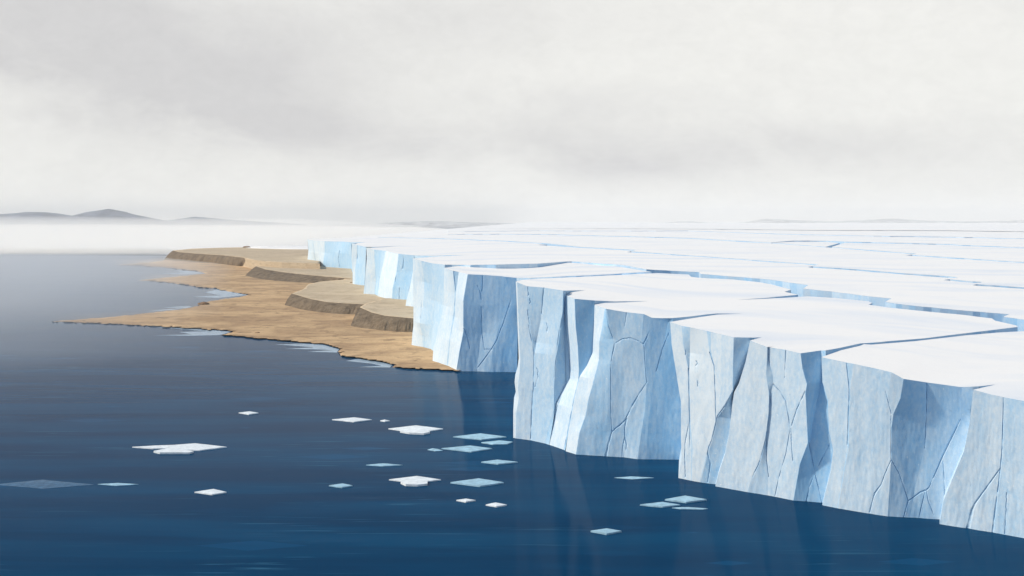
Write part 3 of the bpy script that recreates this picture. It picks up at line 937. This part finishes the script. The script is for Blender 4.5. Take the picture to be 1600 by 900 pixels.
rock(318, 476, .006, 2.6, 'brown boulder on the beach edge where the middle bay narrows to its corner')
rock(131, 502, .004, 0.8, 'low brown rock near the pointed tip of the longest sand spit')
rock(386, 386.6, .204, 3.2, 'dark rock at the far skyline edge of the farthest terrace, beside the snow patch', 2.2)
rock(549, 442.5, .10, 1.2, 'small dark rock at the foot of the distant ice cliff')
rock(402, 521, .006, 1.0, 'low reddish rock lying on the sand above the widest bay')
rock(536, 551, .005, 0.9, 'small brown rock on the shore beside the notch near the ice cliffs')

# ------------------------------------------------------------------ ice floes


def floe(pts, mat, label, thick=.24, cat='ice floe', name='ice_floe', group='ice floes drifting on the dark water', extra=None, warp=.5):
    h = thick/HC
    rp = []
    for i, a in enumerate(pts):
        b = pts[(i+1) % len(pts)]
        rp.append(a)
        L = math.hypot(b[0]-a[0], b[1]-a[1]); k = int(L//9)
        for j in range(1, k+1):
            s = j/(k+1)+random.uniform(-.15, .15)/(k+1)
            rp.append((a[0]*(1-s)+b[0]*s, a[1]*(1-s)+b[1]*s+random.uniform(-.2, .2)*warp))
    T = [PZ(x, y, h) for x, y in rp]
    c = sum(T, Vector())/len(T)
    Bt = [c+(q-c)*1.02 for q in T]
    for q in Bt: q.z = -.2
    n = len(T)
    mid = [c+(q-c)*.55 for q in T]
    for q in mid: q.z = thick+.10+random.uniform(-.04, .06)
    V = T+Bt+mid+[Vector((c.x, c.y, thick+.14))]
    Fc = [(i, (i+1) % n, n+(i+1) % n, n+i) for i in range(n)]
    Fc += [(i, 2*n+i, 2*n+(i+1) % n, (i+1) % n) for i in range(n)]
    Fc += [(2*n+i, 3*n, 2*n+(i+1) % n) for i in range(n)]
    if extra is None:
        o = obj(name, V, Fc, mat)
        tag(o, label, cat, group)
        return o
    e = empty(name, (c.x, c.y, 0)); e['o'] = (c.x, c.y, 0); tag(e, label, cat, group)
    obj('ice_plate', V, Fc, mat, e)
    for pp in extra:
        T = [PZ(x, y, h*1.9) for x, y in pp]
        c = sum(T, Vector())/len(T); Bt = [Vector((q.x, q.y, -.1)) for q in T]; n = len(T)
        V = T+Bt+[Vector((c.x, c.y, T[0].z+.12))]
        Fc = [(i, (i+1) % n, n+(i+1) % n, n+i) for i in range(n)]+[(i, 2*n, (i+1) % n) for i in range(n)]
        obj('raised_slab', V, Fc, mat, e)
    return e


def dia(x0, x1, y0, y1, cx=None, cy=None):
    cx = cx if cx is not None else (x0+x1)/2+random.uniform(-.06, .06)*(x1-x0)
    cy = cy if cy is not None else (y0+y1)/2+random.uniform(-.1, .1)*(y1-y0)
    return [(x0, cy), (cx, y1), (x1, cy+.2), (cx+random.uniform(-2, 2), y0)]


floe([(207, 698), (242, 696), (272, 695), (305, 692.5), (354, 698), (312, 703.2), (290, 702.5), (262, 700.2), (240, 700.5)], M_FLOE,
     'largest white ice floe, made of joined plates, at the left of the water',
     extra=[[(240, 704.5), (262, 700), (280, 700.6), (303, 705), (296, 706.8), (250, 706.8)]])
floe(dia(607, 692, 664.5, 676, 651), M_FLOE, 'white ice floe with a raised step on its near side, closer to the beach',
     extra=[[(625, 673.5), (640, 671.5), (668, 671.8), (672, 674.5), (662, 677), (640, 676)]])
floe(dia(608, 689, 743.5, 754, 650), M_FLOE, 'white ice floe with a raised step, beside the large pale blue diamond floe',
     extra=[[(626, 753), (640, 750), (668, 750.4), (668, 755.5), (652, 757), (634, 756.5)]])
floe(dia(373, 404, 642.6, 647.2), M_FLOE, 'small white ice floe, highest and farthest left in the open water')
floe(dia(519, 581, 652, 658.8), M_FLOE, 'flat white ice floe just below the sandy shore, beside a tiny fragment')
floe(dia(594, 609, 655.6, 658.2), M_FLOE, 'tiny white ice fragment between two bigger floes below the beach')
floe(dia(708, 791, 677, 686.4, 752), M_FLOE2, 'pale blue ice floe nearest the corner of the tall cliff', .25)
floe([(752, 691), (780, 688), (801, 690), (792, 693.5), (770, 694)], M_FLOE2, 'thin pale floe touching the cliff shadow, under the pale blue diamond one', .2)
floe(dia(690, 769, 696, 705.4, 736), M_FLOE2, 'pale blue ice floe with a short tail of slush at its left end', .25)
floe([(668, 702.5), (676, 700.3), (684, 701.5), (692, 704), (680, 704.6)], M_FLOE2, 'faint sliver of blue ice off the left end of a pale blue floe', .12)
floe(dia(752, 809, 718, 724.6, 778), M_FLOE2, 'pale narrow floe left of the cracked cliff foot', .25)
floe(dia(572, 629, 723.8, 728.2), M_FLOE2, 'dull narrow blue floe alone above the stepped white one', .15)
floe(dia(514, 551, 755.3, 761), M_FLOE2, 'small pale turquoise floe left of the stepped white one', .25)
floe(dia(704, 787, 747.2, 759, 750), M_FLOE2, 'large pale blue diamond floe right beside the stepped white one', .3)
floe(dia(713, 743, 779, 783.8), M_FLOE, 'small pale ice chip, left of a pair below the large blue floe')
floe(dia(759, 792, 785, 791), M_FLOE, 'small pale ice chip, right of a pair below the large blue floe')
floe(dia(923, 971, 825.4, 833.6), M_FLOE2, 'lone pale floe nearest the bottom edge of the picture', .3)
floe(dia(1039, 1104, 774.2, 784.2, 1072), M_FLOE2, 'pale blue floe under the bright white cliff corner', .3)
floe(dia(1000, 1063, 784, 791.5, 1035), M_FLOE2, 'flat pale blue floe in front and left of the one under the bright corner', .25)
floe([(1050, 793.2), (1075, 792.2), (1106, 794.4), (1098, 795.6), (1064, 795)], M_FLOE2, 'thin streak of ice just in front of the two pale blue floes', .12)
floe(dia(304, 354, 763.8, 772.2), M_FLOE, 'small white diamond-shaped ice floe below the largest joined one')
floe(dia(153, 216, 754.5, 758.6), M_FLOE2, 'thin grey-blue ice strip at the far left of the water', .12)
film = dict(thick=.05, cat='sea ice', name='thin_ice', group='films of new ice in the water')
floe(dia(-10, 148, 749.5, 763.5, 68), M_FLOE3, 'dull film of new ice at the left edge of the water', **film)
floe(dia(960, 1022, 744.4, 748.6), M_FLOE2, 'thin streak of ice below the broad blue wall of the middle cliff', .08, group=None)

# ------------------------------------------------------------------ far hills


def ridge(prof, Y, width, mat, base_y=348, name='hills', base_z=0.0):
    """prof = skyline [(px,py)...] seen at distance Y; a real ridge with thickness"""
    xs = np.arange(prof[0][0], prof[-1][0]+.1, 2.0)
    ys = np.interp(xs, [p[0] for p in prof], [p[1] for p in prof])
    ker = np.array([1, 3, 5, 6, 5, 3, 1.]); ker /= ker.sum()
    ys = np.convolve(np.pad(ys, 3, 'edge'), ker, 'valid')
    V = []; Fc = []; m = 13
    for i, (x, y) in enumerate(zip(xs, ys)):
        for j in range(m):
            s = (j/(m-1))*2-1
            yy = Y + s*width + 80*noise.noise(Vector((x*.05, s*2, Y)))
            h = (HOR-y)/F*Y + HC - base_z
            prf = (math.cos(s*math.pi/2))**1.3
            hh = base_z + max(0, h)*prf*(1+.0*s)
            if 0 < abs(s) < 1: hh += 6*noise.noise(Vector((x*.09, s*3, 5)))*prf*(1-prf)*4
            V.append(((x-800)/F*Y, yy, hh - (2 if abs(s) == 1 else 0)))
    for i in range(len(xs)-1):
        for j in range(m-1):
            a = i*m+j
            Fc.append((a, a+1, a+m+1, a+m))
    o = obj(name, V, Fc, mat, smooth=True)
    tag(o, kind='structure')


ridge([(-400, 352), (-200, 346), (-60, 338), (0, 335.5), (40, 331), (70, 331.5), (112, 337), (160, 343), (220, 350), (260, 356)], 7000, 700, M_HILL)
ridge([(60, 352), (110, 338.5), (140, 331), (172, 326), (200, 333), (240, 341.5), (270, 346), (330, 352), (380, 358)], 7600, 600, M_HILL)
ridge([(200, 355), (255, 345.5), (305, 338.5), (345, 342), (400, 346), (450, 349), (500, 353), (560, 356)], 8600, 600, M_HILL)
ridge([(360, 356), (395, 350), (450, 352), (560, 350), (620, 347), (680, 345.4), (730, 347), (800, 349), (860, 352)], 11500, 600, M_HILL2)
ridge([(1030, 349), (1060, 346.2), (1080, 345.8), (1110, 349)], 11500, 400, M_HILL2, base_z=.68*HC)
ridge([(1160, 349.5), (1180, 344.5), (1195, 341.6), (1240, 344), (1300, 346), (1350, 344), (1392, 341.2), (1440, 344.5), (1500, 346), (1560, 345.5),
       (1620, 343.8), (1700, 340), (1800, 346)], 11000, 500, M_HILL2, base_z=.68*HC)

# ------------------------------------------------------------------ haze over everything
def volmat(name, dens, col, aniso=0.0):
    m = bpy.data.materials.new(name); m.use_nodes = True
    t = m.node_tree; t.nodes.clear()
    out = t.nodes.new('ShaderNodeOutputMaterial'); v = t.nodes.new('ShaderNodeVolumePrincipled')
    v.inputs['Color'].default_value = (*col, 1); v.inputs['Density'].default_value = dens
    v.inputs['Anisotropy'].default_value = aniso
    t.links.new(v.outputs[0], out.inputs['Volume'])
    return m


def box(x0, x1, y0, y1, z0, z1):
    V = [(x, y, z) for z in (z0, z1) for x, y in ((x0, y0), (x1, y0), (x1, y1), (x0, y1))]
    return V, [(3, 2, 1, 0), (4, 5, 6, 7), (0, 1, 5, 4), (1, 2, 6, 5), (2, 3, 7, 6), (3, 0, 4, 7)]


V, Fc = box(-FAR-200, FAR+200, -400, FAR+200, -3.2, 230)
o = obj('haze', V, Fc, volmat('haze_air', 0.00006, (0.99, 0.99, 0.99)))
tag(o, kind='stuff')

# sea fog lying on the far water: a dense low bank, and a thinner veil standing above it


def fog(prof, dens, col, seed, name, ramp=2.0):
    V = []; Fc = []; last = len(prof)-1
    for i, (y, h) in enumerate(prof):
        for j in range(61):
            s = j/60
            x = -9000*(1-s) + s*(((-.187 if seed != 3 else -.24) if y < 2000 else -.187+.15*min(1, (y-2000)/1500))*y - 12)
            e = min(1, (1-s)*60/ramp)**.6
            yy = y + (60*noise.noise(Vector((x*.0015, seed, 2))) if 0 < i < last else 0)
            hh = h*(1+.12*noise.noise(Vector((x*.0011, y*.001, seed)))) if 0 < i < last else h
            V.append((x, yy, max(.3, hh*max(e, 0.03)))); V.append((x, yy, .14+.04*seed))
    w_ = 61*2
    for i in range(last):
        for j in range(60):
            a = i*w_+j*2; b = a+w_
            Fc.append((a, a+2, b+2, b)); Fc.append((a+1, b+1, b+3, a+3))
        a = i*w_; b = a+w_; Fc.append((a, b, b+1, a+1)); a += 120; b += 120; Fc.append((a, a+1, b+1, b))
    for j in range(60):
        a = j*2; Fc.append((a, a+1, a+3, a+2)); b = last*w_+j*2; Fc.append((b, b+2, b+3, b+1))
    tag(obj(name, V, Fc, volmat(name+'_air', dens, col)), kind='stuff')


FC = (0.998, 0.99, 0.975)
fog([(1930, .3), (1950, 12.0), (2400, 17), (3000, 20), (3800, 25), (5000, 27), (6000, 25), (6150, .3)], 0.35, FC, 0, 'fog_bank')
fog([(2100, .3), (2600, 14), (3300, 25), (4000, 36), (4600, 46), (5200, 42), (5800, 26), (6350, .3)], 0.0011, FC, 1, 'fog_veil', 5.0)
fog([(2500, .3), (3400, 30), (4300, 54), (5200, 80), (5900, 62), (6250, 40), (6450, .3)], 0.00055, FC, 2, 'fog_veil', 6.0)
fog([(370, .3), (480, 7), (700, 13), (1000, 14), (1400, 12), (1750, 8), (1900, .3)], 0.0085, (0.985, 0.99, 0.995), 3, 'sea_mist', 2.5)
